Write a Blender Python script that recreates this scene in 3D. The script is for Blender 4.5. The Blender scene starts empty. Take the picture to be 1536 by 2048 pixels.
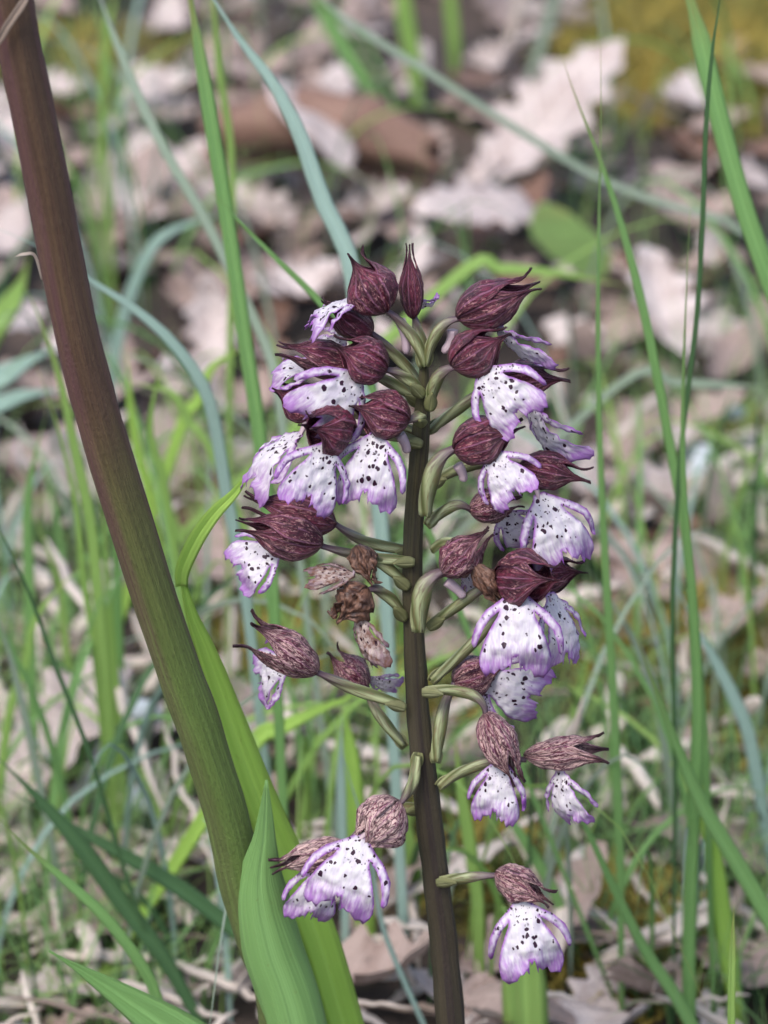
import bpy, bmesh, math, random
from mathutils import Vector, Matrix, noise
from mathutils.geometry import delaunay_2d_cdt

# ------------------------------------------------------------------ camera, sky, sun, exposure
S = bpy.context.scene
C = S.collection
PITCH = math.radians(26.0)
DIST = 0.90                      # camera to the orchid's middle
ZC = 0.22                        # height of the orchid's middle above the ground
HALF = 0.12 / 0.90               # tangent of half the vertical field
CAM = Vector((0, -DIST*math.cos(PITCH), ZC + DIST*math.sin(PITCH)))
cd = bpy.data.cameras.new('camera'); cam = bpy.data.objects.new('camera', cd); C.objects.link(cam)
cam.location = CAM; cam.rotation_euler = (math.pi/2 - PITCH, 0, 0)
cd.sensor_fit = 'VERTICAL'; cd.sensor_height = 24.0; cd.lens = 12.0/HALF
cd.clip_start = 0.01; cd.clip_end = 400
cd.dof.use_dof = True; cd.dof.focus_distance = 0.893; cd.dof.aperture_fstop = 10.5
S.camera = cam

SUN_EL, SUN_AZ = math.radians(58), math.radians(215)
w = bpy.data.worlds.new('World'); S.world = w; w.use_nodes = True
nt = w.node_tree; bgn = nt.nodes['Background']
sky = nt.nodes.new('ShaderNodeTexSky'); sky.sky_type = 'NISHITA'; sky.sun_disc = False
sky.sun_elevation = SUN_EL; sky.sun_rotation = SUN_AZ; sky.air_density = 1.0; sky.dust_density = 2.5; sky.ozone_density = 0.6
nt.links.new(sky.outputs[0], bgn.inputs[0]); bgn.inputs[1].default_value = 0.15
sl = bpy.data.lights.new('sun', 'SUN'); sl.energy = 1.5; sl.angle = math.radians(25); sl.color = (1, .98, .95)
so = bpy.data.objects.new('sun', sl); C.objects.link(so)
sd = Vector((math.sin(SUN_AZ)*math.cos(SUN_EL), math.cos(SUN_AZ)*math.cos(SUN_EL), math.sin(SUN_EL)))
so.rotation_euler = sd.to_track_quat('Z', 'Y').to_euler(); so.location = (0, 0, 3)
S.view_settings.view_transform = 'Standard'; S.view_settings.look = 'None'
S.view_settings.exposure = 1.0; S.view_settings.gamma = 1.0

# ------------------------------------------------------------------ pixel (of the 1536 x 2048 picture) to place
FW = Vector((0, math.cos(PITCH), -math.sin(PITCH))); UP = Vector((0, math.sin(PITCH), math.cos(PITCH))); RT = Vector((1, 0, 0))
LEAN = 0.20                      # the orchid leans back a little
PX = 0.24/2048                   # metres per pixel at the orchid
def ray(px, py):
    return FW + RT*((px-768)/1024*HALF) - UP*((py-1024)/1024*HALF)
def at(px, py, Y):               # on the upright plane y = Y
    r = ray(px, py); t = (Y-CAM.y)/r.y
    return CAM + r*t
def gpt(px, py, h=0.0):          # on the ground
    r = ray(px, py); t = (h-CAM.z)/r.z
    return CAM + r*t
def orc(px, py, d=0.0):          # on the orchid's leaning plane, d centimetres towards the camera
    r = ray(px, py)
    t = (LEAN*(CAM.z-ZC) - CAM.y)/(r.y - LEAN*r.z)
    p = CAM + r*t
    return p - r.normalized()*d*0.01
def gz(x, y):
    k = 1.0/(1+((x*x+y*y)/9.0))
    return k*(0.012*noise.noise(Vector((x*6, y*6, 3.1))) + 0.006*noise.noise(Vector((x*19, y*19, 7.7)))) - 0.004
rnd = random.Random(7)

# ------------------------------------------------------------------ helpers
def mesh(name, verts, faces, uvs=None, attrs=None, smooth=True):
    m = bpy.data.meshes.new(name); m.from_pydata([tuple(v) for v in verts], [], faces); m.update()
    if uvs is not None:
        ul = m.uv_layers.new(name='UVMap'); vi = [0]*len(m.loops); m.loops.foreach_get('vertex_index', vi)
        flat = []
        for i in vi: flat.extend(uvs[i])
        ul.data.foreach_set('uv', flat)
    if attrs:
        for k, vals in attrs.items():
            a = m.attributes.new(k, 'FLOAT', 'POINT'); a.data.foreach_set('value', vals)
    if smooth: m.polygons.foreach_set('use_smooth', [True]*len(m.polygons))
    return m
def obj(name, m, mat, parent=None):
    o = bpy.data.objects.new(name, m); C.objects.link(o)
    if mat and not m.materials: m.materials.append(mat)
    if parent is not None: o.parent = parent
    return o
def empty(name, loc=(0, 0, 0), parent=None):
    o = bpy.data.objects.new(name, None); C.objects.link(o); o.location = loc; o.empty_display_size = .01
    if parent is not None: o.parent = parent
    return o
def tag(o, label, cat, group=None, kind=None):
    o['label'] = label; o['category'] = cat
    if group: o['group'] = group
    if kind: o['kind'] = kind
    return o
def solid(o, th):
    md = o.modifiers.new('thickness', 'SOLIDIFY'); md.thickness = th; md.offset = 0
    return o
def lerp(a, b, t): return a + (b-a)*t
def sst(a, b, x):
    t = min(1, max(0, (x-a)/(b-a))); return t*t*(3-2*t)
def catmull(pts, n):
    P = [pts[0]*2-pts[1]] + list(pts) + [pts[-1]*2-pts[-2]]; out = []
    segs = len(pts)-1
    for k in range(n+1):
        u = k/n*segs; i = min(int(u), segs-1); t = u-i
        a, b, c, d = P[i], P[i+1], P[i+2], P[i+3]
        out.append(.5*((2*b) + (c-a)*t + (2*a-5*b+4*c-d)*t*t + (3*b-a-3*c+d)*t**3))
    return out
def bez2(a, b, c, n):
    return [a*(1-t)**2 + b*2*t*(1-t) + c*t*t for t in [k/n for k in range(n+1)]]

# ------------------------------------------------------------------ materials
class NT:
    def __init__(s, name):
        s.m = bpy.data.materials.new(name); s.m.use_nodes = True; s.t = s.m.node_tree; s.n = s.t.nodes
        s.b = s.n['Principled BSDF']; s.out = s.n['Material Output']
    def add(s, typ, **kw):
        x = s.n.new(typ)
        for k, v in kw.items(): setattr(x, k, v)
        return x
    def put(s, sock, v):
        if isinstance(v, bpy.types.NodeSocket): s.t.links.new(v, sock)
        elif isinstance(v, tuple) and len(v) == 3 and sock.type == 'RGBA': sock.default_value = (*v, 1)
        else: sock.default_value = v
    def math(s, op, a, b=0.0, c=None, clamp=False):
        x = s.add('ShaderNodeMath', operation=op, use_clamp=clamp); s.put(x.inputs[0], a); s.put(x.inputs[1], b)
        if c is not None: s.put(x.inputs[2], c)
        return x.outputs[0]
    def mix(s, f, a, b):
        x = s.add('ShaderNodeMix', data_type='RGBA'); s.put(x.inputs[0], f); s.put(x.inputs[6], a); s.put(x.inputs[7], b)
        return x.outputs[2]
    def mr(s, v, a, b, c=0.0, d=1.0, smooth=True):
        x = s.add('ShaderNodeMapRange', interpolation_type='SMOOTHSTEP' if smooth else 'LINEAR')
        for i, q in enumerate((v, a, b, c, d)): s.put(x.inputs[i], q)
        return x.outputs[0]
    def uv(s): return s.add('ShaderNodeTexCoord').outputs['UV']
    def ob(s): return s.add('ShaderNodeTexCoord').outputs['Object']
    def mapv(s, v, scale=(1, 1, 1), loc=None):
        x = s.add('ShaderNodeMapping'); s.put(x.inputs[0], v); x.inputs[3].default_value = scale
        if loc is not None: s.put(x.inputs[1], loc)
        return x.outputs[0]
    def noise(s, v, scale, detail=3.0, rough=.55, dist=0.0):
        x = s.add('ShaderNodeTexNoise'); s.put(x.inputs['Vector'], v); x.inputs['Scale'].default_value = scale
        x.inputs['Detail'].default_value = detail; x.inputs['Roughness'].default_value = rough; x.inputs['Distortion'].default_value = dist
        return x.outputs['Fac']
    def vor(s, v, scale, feature='F1', rand=1.0):
        x = s.add('ShaderNodeTexVoronoi', feature=feature); s.put(x.inputs['Vector'], v); x.inputs['Scale'].default_value = scale
        x.inputs['Randomness'].default_value = rand
        return x
    def attr(s, name, typ='GEOMETRY'):
        return s.add('ShaderNodeAttribute', attribute_name=name, attribute_type=typ).outputs['Fac']
    def rand(s): return s.add('ShaderNodeObjectInfo').outputs['Random']
    def rvec(s):
        r = s.rand(); x = s.add('ShaderNodeCombineXYZ')
        s.put(x.inputs[0], s.math('MULTIPLY', r, 37.0)); s.put(x.inputs[1], s.math('MULTIPLY', r, 91.0)); s.put(x.inputs[2], s.math('MULTIPLY', r, 13.0))
        return x.outputs[0]
    def bump(s, h, strength, dist):
        x = s.add('ShaderNodeBump'); s.put(x.inputs['Height'], h); x.inputs['Strength'].default_value = strength; x.inputs['Distance'].default_value = dist
        s.put(s.b.inputs['Normal'], x.outputs[0]); return x.outputs[0]
    def fin(s, col, rough=.55, trans=0.0, tcol=None, spec=.4):
        s.put(s.b.inputs['Base Color'], col); s.put(s.b.inputs['Roughness'], rough); s.b.inputs['Specular IOR Level'].default_value = spec
        if trans > 0:
            tr = s.add('ShaderNodeBsdfTranslucent'); s.put(tr.inputs[0], tcol if tcol is not None else col)
            mx = s.add('ShaderNodeMixShader'); mx.inputs[0].default_value = trans
            s.t.links.new(s.b.outputs[0], mx.inputs[1]); s.t.links.new(tr.outputs[0], mx.inputs[2]); s.t.links.new(mx.outputs[0], s.out.inputs[0])
        return s.m

def mat_sepal():
    s = NT('sepal'); uv = s.uv(); rv = s.rvec(); pale = s.attr('pale', 'OBJECT')
    v1 = s.mapv(uv, (1.0, .62, 1), rv)
    n1 = s.noise(v1, 13, 3, .65, 2.4)
    n2 = s.noise(s.mapv(uv, (1.0, .22, 1), rv), 15, 2, .5, .6)
    ves = s.math('ADD', s.math('MULTIPLY', n1, .7), s.math('MULTIPLY', n2, .3))
    th = s.math('SUBTRACT', .555, s.math('MULTIPLY', pale, .115))
    buff = s.mr(ves, th, s.math('ADD', th, .05))
    sx = s.add('ShaderNodeSeparateXYZ'); s.put(sx.inputs[0], uv)
    tipd = s.mr(sx.outputs[1], .72, .97)                       # tips are plainly dark
    buff = s.math('MULTIPLY', buff, s.math('SUBTRACT', 1.0, tipd))
    big = s.noise(s.mapv(uv, (1, 1, 1), rv), 3.2, 2, .5)
    base = s.mix(s.mr(big, .35, .7), (.050, .006, .017), (.150, .020, .046))
    base = s.mix(s.math('MULTIPLY', pale, .35), base, (.20, .045, .085))
    col = s.mix(s.math('MULTIPLY', buff, s.math('ADD', .62, s.math('MULTIPLY', pale, .33))), base, s.mix(pale, (.36, .15, .145), (.66, .46, .42)))
    col = s.mix(tipd, col, (.035, .010, .014))
    vn = s.vor(s.mapv(uv, (1.0, .42, 1), rv), 13, 'DISTANCE_TO_EDGE'); col = s.mix(s.mr(vn.outputs['Distance'], .02, .11, .75, 0), col, (.030, .005, .012))
    # narrow lilac gloss highlight painted into the colour along the raised ribs
    rib = s.math('SINE', s.math('MULTIPLY', sx.outputs[0], 31.0))
    col = s.mix(s.math('MULTIPLY', s.mr(rib, .75, 1.0), .38), col, (.36, .15, .25))
    s.bump(s.math('ADD', ves, s.math('MULTIPLY', rib, .10)), .9, .0012)
    return s.fin(col, .42, .12, None, .45)
def mat_lip(name, white, lilac, purple, spot, wither=0.0):
    s = NT(name); uv = s.uv(); rv = s.rvec(); mg = s.attr('mg'); sx = s.add('ShaderNodeSeparateXYZ'); s.put(sx.inputs[0], uv); v = sx.outputs[1]
    vv = s.mapv(uv, (1.0, .8, 1), rv)
    wob = s.add('ShaderNodeTexNoise'); s.put(wob.inputs['Vector'], vv); wob.inputs['Scale'].default_value = 16
    va = s.add('ShaderNodeVectorMath', operation='MULTIPLY_ADD'); s.put(va.inputs[0], wob.outputs['Color']); va.inputs[1].default_value = (.055,)*3; s.put(va.inputs[2], vv)
    vo = s.vor(va.outputs[0], 12.5); cs = s.add('ShaderNodeSeparateColor'); s.put(cs.inputs[0], vo.outputs['Color'])
    size = s.math('MULTIPLY', s.math('MULTIPLY_ADD', cs.outputs[0], .30, .13), s.mr(cs.outputs[1], .18, .30))
    size = s.math('MULTIPLY', size, s.mr(v, .66, .80, 1.0, 0.0))
    size = s.math('MULTIPLY', size, s.mr(mg, .012, .035))
    spotm = s.mr(s.math('SUBTRACT', vo.outputs['Distance'], size), -.05, .015, 1.0, 0.0)
    vo2 = s.vor(va.outputs[0], 27); cs2 = s.add('ShaderNodeSeparateColor'); s.put(cs2.inputs[0], vo2.outputs['Color'])
    sp2 = s.mr(s.math('SUBTRACT', vo2.outputs['Distance'], s.math('MULTIPLY', cs2.outputs[0], .42)), -.06, .02, 1.0, 0.0)
    spotm = s.math('MAXIMUM', spotm, s.math('MULTIPLY', sp2, s.mr(v, .20, .48, 1.0, 0.0)))
    nz = s.noise(s.mapv(uv, (2.6, .6, 1), rv), 9, 3, .6)
    tipf = s.mr(s.math('ADD', v, s.math('MULTIPLY', s.math('SUBTRACT', nz, .5), .55)), .56, .98)
    edge = s.math('MULTIPLY', s.mr(mg, .0, .050, 1.0, 0.0), s.mr(nz, .25, .6, .45, 1.0))
    pf = s.math('MAXIMUM', s.math('MULTIPLY', tipf, .85), edge)
    base = s.mix(s.mr(nz, .3, .7), white, lilac)
    col = s.mix(s.math('MULTIPLY', pf, s.attr('tint', 'OBJECT')), base, purple)
    if wither: col = s.mix(s.mr(s.noise(uv, 7, 4), .42, .62), col, (.20, .10, .075))
    col = s.mix(spotm, col, spot)
    s.bump(s.noise(s.mapv(uv, (3, .7, 1), rv), 12, 3), .35, .0006)
    return s.fin(col, .45, .34, None, .35)
def mat_ovary():
    s = NT('ovary'); uv = s.uv(); sx = s.add('ShaderNodeSeparateXYZ'); s.put(sx.inputs[0], uv); u, v = sx.outputs[0], sx.outputs[1]
    tw = s.math('ADD', s.math('MULTIPLY', u, 6.2832*3), s.math('MULTIPLY', v, 7.0))
    st = s.math('MULTIPLY_ADD', s.math('SINE', tw), .5, .5)
    n = s.noise(s.mapv(uv, (4, 1, 1), s.rvec()), 5, 3)
    g = s.mix(st, (.070, .085, .026), (.30, .33, .17))
    g = s.mix(s.mr(n, .4, .75), g, (.13, .10, .045))
    g = s.mix(s.mr(s.math('ADD', v, s.math('MULTIPLY', n, .4)), .55, 1.15), g, (.085, .050, .062))
    s.bump(s.math('ADD', st, n), .3, .0005)
    return s.fin(g, .45, .06)
def mat_stem(name, lo, hi, stripe, z0, z1, freq, sides=False):
    s = NT(name); uv = s.uv(); sx = s.add('ShaderNodeSeparateXYZ'); s.put(sx.inputs[0], uv); u, v = sx.outputs[0], sx.outputs[1]
    fine = s.noise(s.mapv(uv, (13, 3, 1)), 5, 5, .7)
    band = s.noise(s.mapv(uv, (freq, .6, 1)), 1.5, 3, .5, .3)
    col = s.mix(s.mr(v, z0, z1), lo, hi)
    if sides:
        cz = s.math('COSINE', s.math('MULTIPLY', u, 12.566))
        band = s.math('SUBTRACT', band, s.math('MULTIPLY', cz, .17))
    col = s.mix(s.math('MULTIPLY', s.mr(band, .42, .62), s.mr(v, .30, .62, .25, .85) if sides else .8), col, stripe)
    fib = s.noise(s.mapv(uv, (7, 1.6, 1)), 5, 4, .7); spk = s.noise(s.mapv(uv, (16, 42, 1)), 5, 3, .7)
    col = s.mix(s.mr(fib, .40, .72, 0, .55), col, s.mix(s.mr(v, z0, z1), tuple(min(1, x*1.7+.01) for x in lo), (.125, .078, .036)) if sides else tuple(x*1.5 for x in lo))
    col = s.mix(s.mr(spk, .52, .72, 0, .5), col, tuple(x*.35 for x in hi))
    col = s.mix(s.mr(fine, .45, .8, 0, .45), col, (.018, .012, .010))
    pt = s.vor(s.mapv(uv, (30, 60, 1)), 3.0); col = s.mix(s.mr(pt.outputs['Distance'], .02, .2, .3, 0), col, (.25, .20, .10))
    s.bump(s.math('ADD', s.math('ADD', fine, spk), fib), .55, .0008)
    return s.fin(col, .58)
def mat_blade(name, c1, c2, trans=.3, rough=.42, vein=.25, dry=None):
    s = NT(name); uv = s.uv(); sx = s.add('ShaderNodeSeparateXYZ'); s.put(sx.inputs[0], uv); r = s.rand()
    st = s.noise(s.mapv(uv, (5.5, .22, 1), s.rvec()), 4, 3, .65)
    mid = s.mr(s.math('ABSOLUTE', s.math('SUBTRACT', sx.outputs[0], .5)), .0, .10, 1.0, 0.0)
    big = s.noise(s.mapv(uv, (1, 1.5, 1), s.rvec()), 3, 3)
    col = s.mix(s.math('ADD', s.math('MULTIPLY', r, .6), s.math('MULTIPLY', big, .4)), c1, c2)
    col = s.mix(s.mr(st, .35, .75, 0, vein), col, tuple(min(1, x*1.7+.02) for x in c2))
    col = s.mix(s.math('MULTIPLY', mid, .28), col, tuple(min(1, x*1.7+.03) for x in c2))
    bl = s.noise(s.mapv(uv, (2.2, 9, 1), s.rvec()), 3.2, 4, .7); col = s.mix(s.mr(bl, .63, .72, 0, .55), col, tuple(x*.5+y for x, y in zip(c1, (.10, .06, .02))))
    if dry: col = s.mix(s.math('MULTIPLY', s.mr(sx.outputs[1], .72, 1.0), s.mr(big, .35, .6)), col, dry)
    s.bump(s.math('SUBTRACT', st, s.math('MULTIPLY', mid, .6)), .6, .0010)
    return s.fin(col, rough, trans, s.mix(.5, col, tuple(min(1, x*1.5) for x in c2)))
def mat_litter(name, c1, c2, c3):
    s = NT(name); uv = s.uv(); r = s.rand(); rv = s.rvec()
    n = s.noise(s.mapv(uv, (1, 1, 1), rv), 4, 5, .65); n2 = s.noise(s.mapv(uv, (1, 1, 1), rv), 22, 3, .6)
    col = s.mix(r, c1, c2); col = s.mix(s.mr(n, .42, .72), col, c3)
    col = s.mix(s.mr(n2, .56, .72, 0, .55), col, tuple(x*.35 for x in c3))
    sx = s.add('ShaderNodeSeparateXYZ'); s.put(sx.inputs[0], uv)
    ax = s.math('ABSOLUTE', sx.outputs[0])
    rib = s.mr(ax, .0, .018, 1.0, 0.0)
    side = s.math('SINE', s.math('MULTIPLY', s.math('SUBTRACT', sx.outputs[1], s.math('MULTIPLY', ax, .8)), 52.0))
    vein = s.math('MAXIMUM', rib, s.mr(side, .93, 1.0))
    col = s.mix(s.math('MULTIPLY', vein, .4), col, tuple(min(1, x*1.3) for x in c2))
    s.bump(s.math('ADD', n, s.math('MULTIPLY', vein, .5)), .5, .001)
    return s.fin(col, .6, .10, None, .35)
def mat_ground():
    s = NT('forest_floor'); p = s.ob()
    n = s.noise(p, 9, 6, .65); n2 = s.noise(p, 60, 5, .7); vo = s.vor(p, 22)
    cs = s.add('ShaderNodeSeparateColor'); s.put(cs.inputs[0], vo.outputs['Color'])
    col = s.mix(s.mr(n, .35, .65), (.022, .016, .012), (.075, .052, .040))
    col = s.mix(s.mr(n2, .5, .75, 0, .7), col, (.012, .010, .007))
    s.bump(s.math('ADD', n2, vo.outputs['Distance']), .8, .006)
    return s.fin(col, .85, 0)
M = dict(
    sepal=mat_sepal(),
    lip=mat_lip('lip', (.71, .675, .68), (.60, .54, .61), (.33, .105, .43), (.030, .005, .022)),
    lip_old=mat_lip('lip_wilted', (.52, .42, .36), (.45, .34, .33), (.22, .12, .16), (.04, .012, .02), 1.0),
    spur=NT('spur').fin((.50, .38, .42), .45, .3),
    ovary=mat_ovary(),
    bract=mat_blade('bract', (.16, .17, .06), (.24, .24, .12), .25),
    wilt=None,
    stem=mat_stem('orchid_stem', (.036, .027, .014), (.070, .066, .025), (.017, .009, .010), .3, .95, 8),
    stalk=mat_stem('thick_stem', (.082, .128, .026), (.068, .036, .022), (.098, .044, .044), .40, .64, 4, True),
    sheath=mat_blade('sheath', (.125, .25, .070), (.18, .33, .105), .18, .33),
    bright=mat_blade('bright_leaf', (.34, .53, .10), (.43, .62, .15), .42, .4),
    green=mat_blade('green_blade', (.18, .35, .11), (.27, .46, .165), .40, .42, .25, (.36, .30, .10)),
    dark=mat_blade('dark_blade', (.055, .125, .048), (.090, .185, .070), .25),
    blue=mat_blade('bluish_blade', (.27, .40, .33), (.37, .50, .43), .28, .38),
    grey=mat_blade('greyish_blade', (.23, .30, .21), (.32, .39, .30), .25, .5),
    lime=mat_blade('lime_blade', (.26, .43, .10), (.37, .53, .16), .38, .45, .25, (.40, .34, .12)),
    straw=mat_blade('straw', (.47, .385, .325), (.61, .52, .455), .12, .5, .3),
    twig=mat_blade('twig', (.14, .10, .08), (.25, .19, .15), 0.0, .8),
    pale_leaf=mat_litter('pale_litter', (.43, .355, .33), (.56, .485, .46), (.33, .255, .23)),
    tan_leaf=mat_litter('tan_litter', (.30, .22, .19), (.39, .30, .265), (.20, .135, .11)),
    brown_leaf=mat_litter('brown_litter', (.165, .088, .060), (.23, .135, .100), (.105, .055, .038)),
    moss=mat_blade('moss', (.36, .28, .045), (.54, .41, .085), .25, .7),
    stone=NT('stone').fin((.52, .55, .58), .7),
    ground=mat_ground(),
)
def mat_moss():
    s = NT('moss_cushion'); p = s.ob(); sx = s.add('ShaderNodeSeparateXYZ'); s.put(sx.inputs[0], s.uv())
    n = s.noise(p, 38, 4, .6); n2 = s.noise(p, 420, 2, .6)
    col = s.mix(s.mr(n, .36, .64), (.085, .105, .020), (.46, .34, .07)); col = s.mix(s.mr(n2, .45, .7, 0, .6), col, (.16, .17, .035))
    return s.fin(col, .7, .22)
M['moss'] = mat_moss()
def mat_wilt():
    s = NT('wilted_petal'); uv = s.uv(); n = s.noise(s.mapv(uv, (2, 1, 1), s.rvec()), 5, 4, .6)
    col = s.mix(s.mr(n, .35, .65), (.040, .017, .012), (.17, .085, .055)); s.bump(n, .8, .001)
    return s.fin(col, .45, .05)
M['wilt'] = mat_wilt()

# ------------------------------------------------------------------ the ground
def ground():
    def axis(n, span, fine):
        k = 4.2; a = []
        for i in range(n+1):
            t = i/n*2-1; a.append(math.sinh(t*k)/math.sinh(k)*span)
        return a
    xs = axis(150, 60, 0); ys = [y+.5 for y in axis(150, 60, 0)]
    v = [(x, y, gz(x, y)) for y in ys for x in xs]; n = len(xs)
    f = [(j*n+i, j*n+i+1, (j+1)*n+i+1, (j+1)*n+i) for j in range(len(ys)-1) for i in range(n-1)]
    o = obj('ground', mesh('ground', v, f), M['ground']); o['kind'] = 'structure'
ground()

# ------------------------------------------------------------------ tubes and stems
def tube(path, radii, nseg=14, ridge=0.0, nridge=3, twist=0.0, cap=True, wob=0.0, seed=0):
    verts, uvs, faces = [], [], []
    up = Vector((.3, -1, .1)).normalized(); n = len(path)
    for i, p in enumerate(path):
        d = (path[min(i+1, n-1)] - path[max(i-1, 0)]).normalized()
        a = up - d*up.dot(d); a.normalize(); b = d.cross(a); up = a
        for j in range(nseg+1):
            th = 2*math.pi*j/nseg; r = radii[i]*(1 + ridge*math.cos(nridge*th + twist*i/(n-1)))
            q = p + (a*math.cos(th) + b*math.sin(th))*r
            if wob and j < nseg: q += (a*math.cos(th) + b*math.sin(th))*r*wob*noise.noise(Vector((math.cos(th)*1.2, math.sin(th)*1.2, i*.35+seed)))
            if j == nseg: q = verts[i*(nseg+1)].copy()
            verts.append(q); uvs.append((j/nseg, i/(n-1)))
    w_ = nseg+1
    for i in range(n-1):
        for j in range(nseg): faces.append((i*w_+j, i*w_+j+1, (i+1)*w_+j+1, (i+1)*w_+j))
    if cap:
        faces.append(tuple(range(nseg-1, -1, -1))); faces.append(tuple((n-1)*w_+j for j in range(nseg)))
    return verts, faces, uvs

# ------------------------------------------------------------------ the orchid
base_pt = orc(925, 2360); base_pt = orc(905, 2048) + (orc(905, 2048)-orc(885, 1850))*2.0
d0 = (orc(903, 2048)-orc(888, 1900)).normalized()
p_end = orc(903, 2048); k = p_end.z/(-d0.z)
groundp = p_end + d0*k; groundp.z = gz(groundp.x, groundp.y) - .006
orchid = empty('orchid', groundp)
tag(orchid, 'flowering orchid with maroon hoods and spotted white lips on a dark stem', 'orchid')
def part(name, m, mat, parent, th=0.0):
    o = obj(name, m, mat, parent); o.matrix_parent_inverse = Matrix.Identity(4)
    p = parent; off = Vector((0, 0, 0))
    while p is not None: off += p.location; p = p.parent
    o.location = -off
    if th: solid(o, th)
    return o
sp = [groundp, lerp(groundp, p_end, .6)] + [orc(*q) for q in ((903, 2048), (887, 1880), (868, 1720), (849, 1560), (836, 1420), (828, 1280), (824, 1130), (830, 1000), (840, 880), (845, 800), (848, 735), (848, 712))]
sr = [.0047, .0042, 33, 32, 30.5, 29, 26, 24, 22.5, 22, 21, 16, 10, 3]
sr = [r*.9 if r < 1 else r*PX*.88 for r in sr]
path = catmull(sp, 90)
rad = []
for i in range(91):
    u = i/90*(len(sr)-1); a = min(int(u), len(sr)-2); r = lerp(sr[a], sr[a+1], u-a)
    rad.append(r*(1+.05*noise.noise(Vector((i*.31, 2, 5)))))
v, f, uv = tube(path, rad, 22, .055, 7, 5.0, True, .10, 3)
part('stem', mesh('stem', v, f, uv), M['stem'], orchid)

def sepal_mesh(B, T, down, R, phi0, span, seed, curl=.10, layer=0.0, crink=.05, spread=0.0, ns=26, nq=18, bend=0.0, side=0.0):
    a = (T-B); L = a.length; a.normalize()
    e1 = -(down - a*down.dot(a)); e1.normalize(); e2 = a.cross(e1)
    rr = random.Random(seed); verts, uvs, faces = [], [], []
    c0 = Vector((rr.random()*50, rr.random()*50, rr.random()*50)); lat = rr.uniform(-.05, .05)
    for i in range(ns+1):
        s = i/ns
        if s < .40: eg = max(0, 1-(1-s/.40)**2)**.58
        else: eg = .12 + .88*(.5+.5*math.cos(math.pi*(s-.40)/.60))
        eg = max(eg, .05)
        ws = 1 - sst(.42, 1.0, s)*.95
        for j in range(nq+1):
            t = j/nq*2-1; ph = phi0 + t*span/2*ws
            r = R*(eg + layer)
            r *= (.93 + .07*math.cos(2*(ph-phi0)+2*phi0)) + .042*math.cos(t*9.4)*math.sin(math.pi*min(1, s*1.1)) + .13*abs(t)**3
            nz_ = noise.noise(c0 + Vector((s*5.5, t*2.2, 0))) + .6*noise.noise(c0 + Vector((s*13, t*6, 4)))
            r += R*crink*nz_*sst(.02, .25, s)
            k_ = max(0, (s-.66)/.34)
            r += L*(curl*k_**2.2) + L*spread*s*s
            rv = e1*math.cos(ph) + e2*math.sin(ph)
            q = B + a*(L*(s + .02*noise.noise(c0+Vector((t*3, 9, s*2))))) + rv*r + e2*(lat*L*k_**2) - e1*(bend*L*(s-.45)*abs(s-.45)*2) + e2*(side*L*(s-.4)*abs(s-.4)*2)
            verts.append(q); uvs.append((t*.5+.5, s))
    for i in range(ns):
        for j in range(nq): faces.append((i*(nq+1)+j, i*(nq+1)+j+1, (i+1)*(nq+1)+j+1, (i+1)*(nq+1)+j))
    return mesh('sepal', verts, faces, uvs)

def lip_outline(rr, arm=1.0, lob=1.0, aw=1.0):
    """one half, from the root down: side arm, then the broad toothed lobe, to the notch in the middle"""
    k = (1.0 + .09*rr.random())*max(arm, .93); dy = rr.uniform(-.05, .05); g = rr.uniform(-.01, .035)
    half = [(.065, 0), (.11, .06), (.19, .13), (.325*k, .25), (.425*k+g, .40), (.468*k+g, .54), (.482*k+g, .66+dy), (.462*k+g, .715+dy), (.432*k+g, .695+dy), (.402*k+g, .58), (.352*k+g, .455), (.275*k, .34), (.185, .245)]
    m = [(.205, .31), (.268, .42), (.325*lob, .53), (.372*lob, .64), (.408*lob, .75), (.418*lob, .84)]
    n = 7
    for k in range(n):
        t = k/(n-1); x = lerp(.405, .075, t)*lob; y = .89 + .10*math.sin(math.pi*min(1, t*1.15+.12))
        y += rr.uniform(-.03, .012) + (.022 if k % 2 else -.016); m.append((x+rr.uniform(-.012, .012), y))
    m += [(.06, .925), (.046, .84), (.030, .745)]
    return half + m
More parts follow.
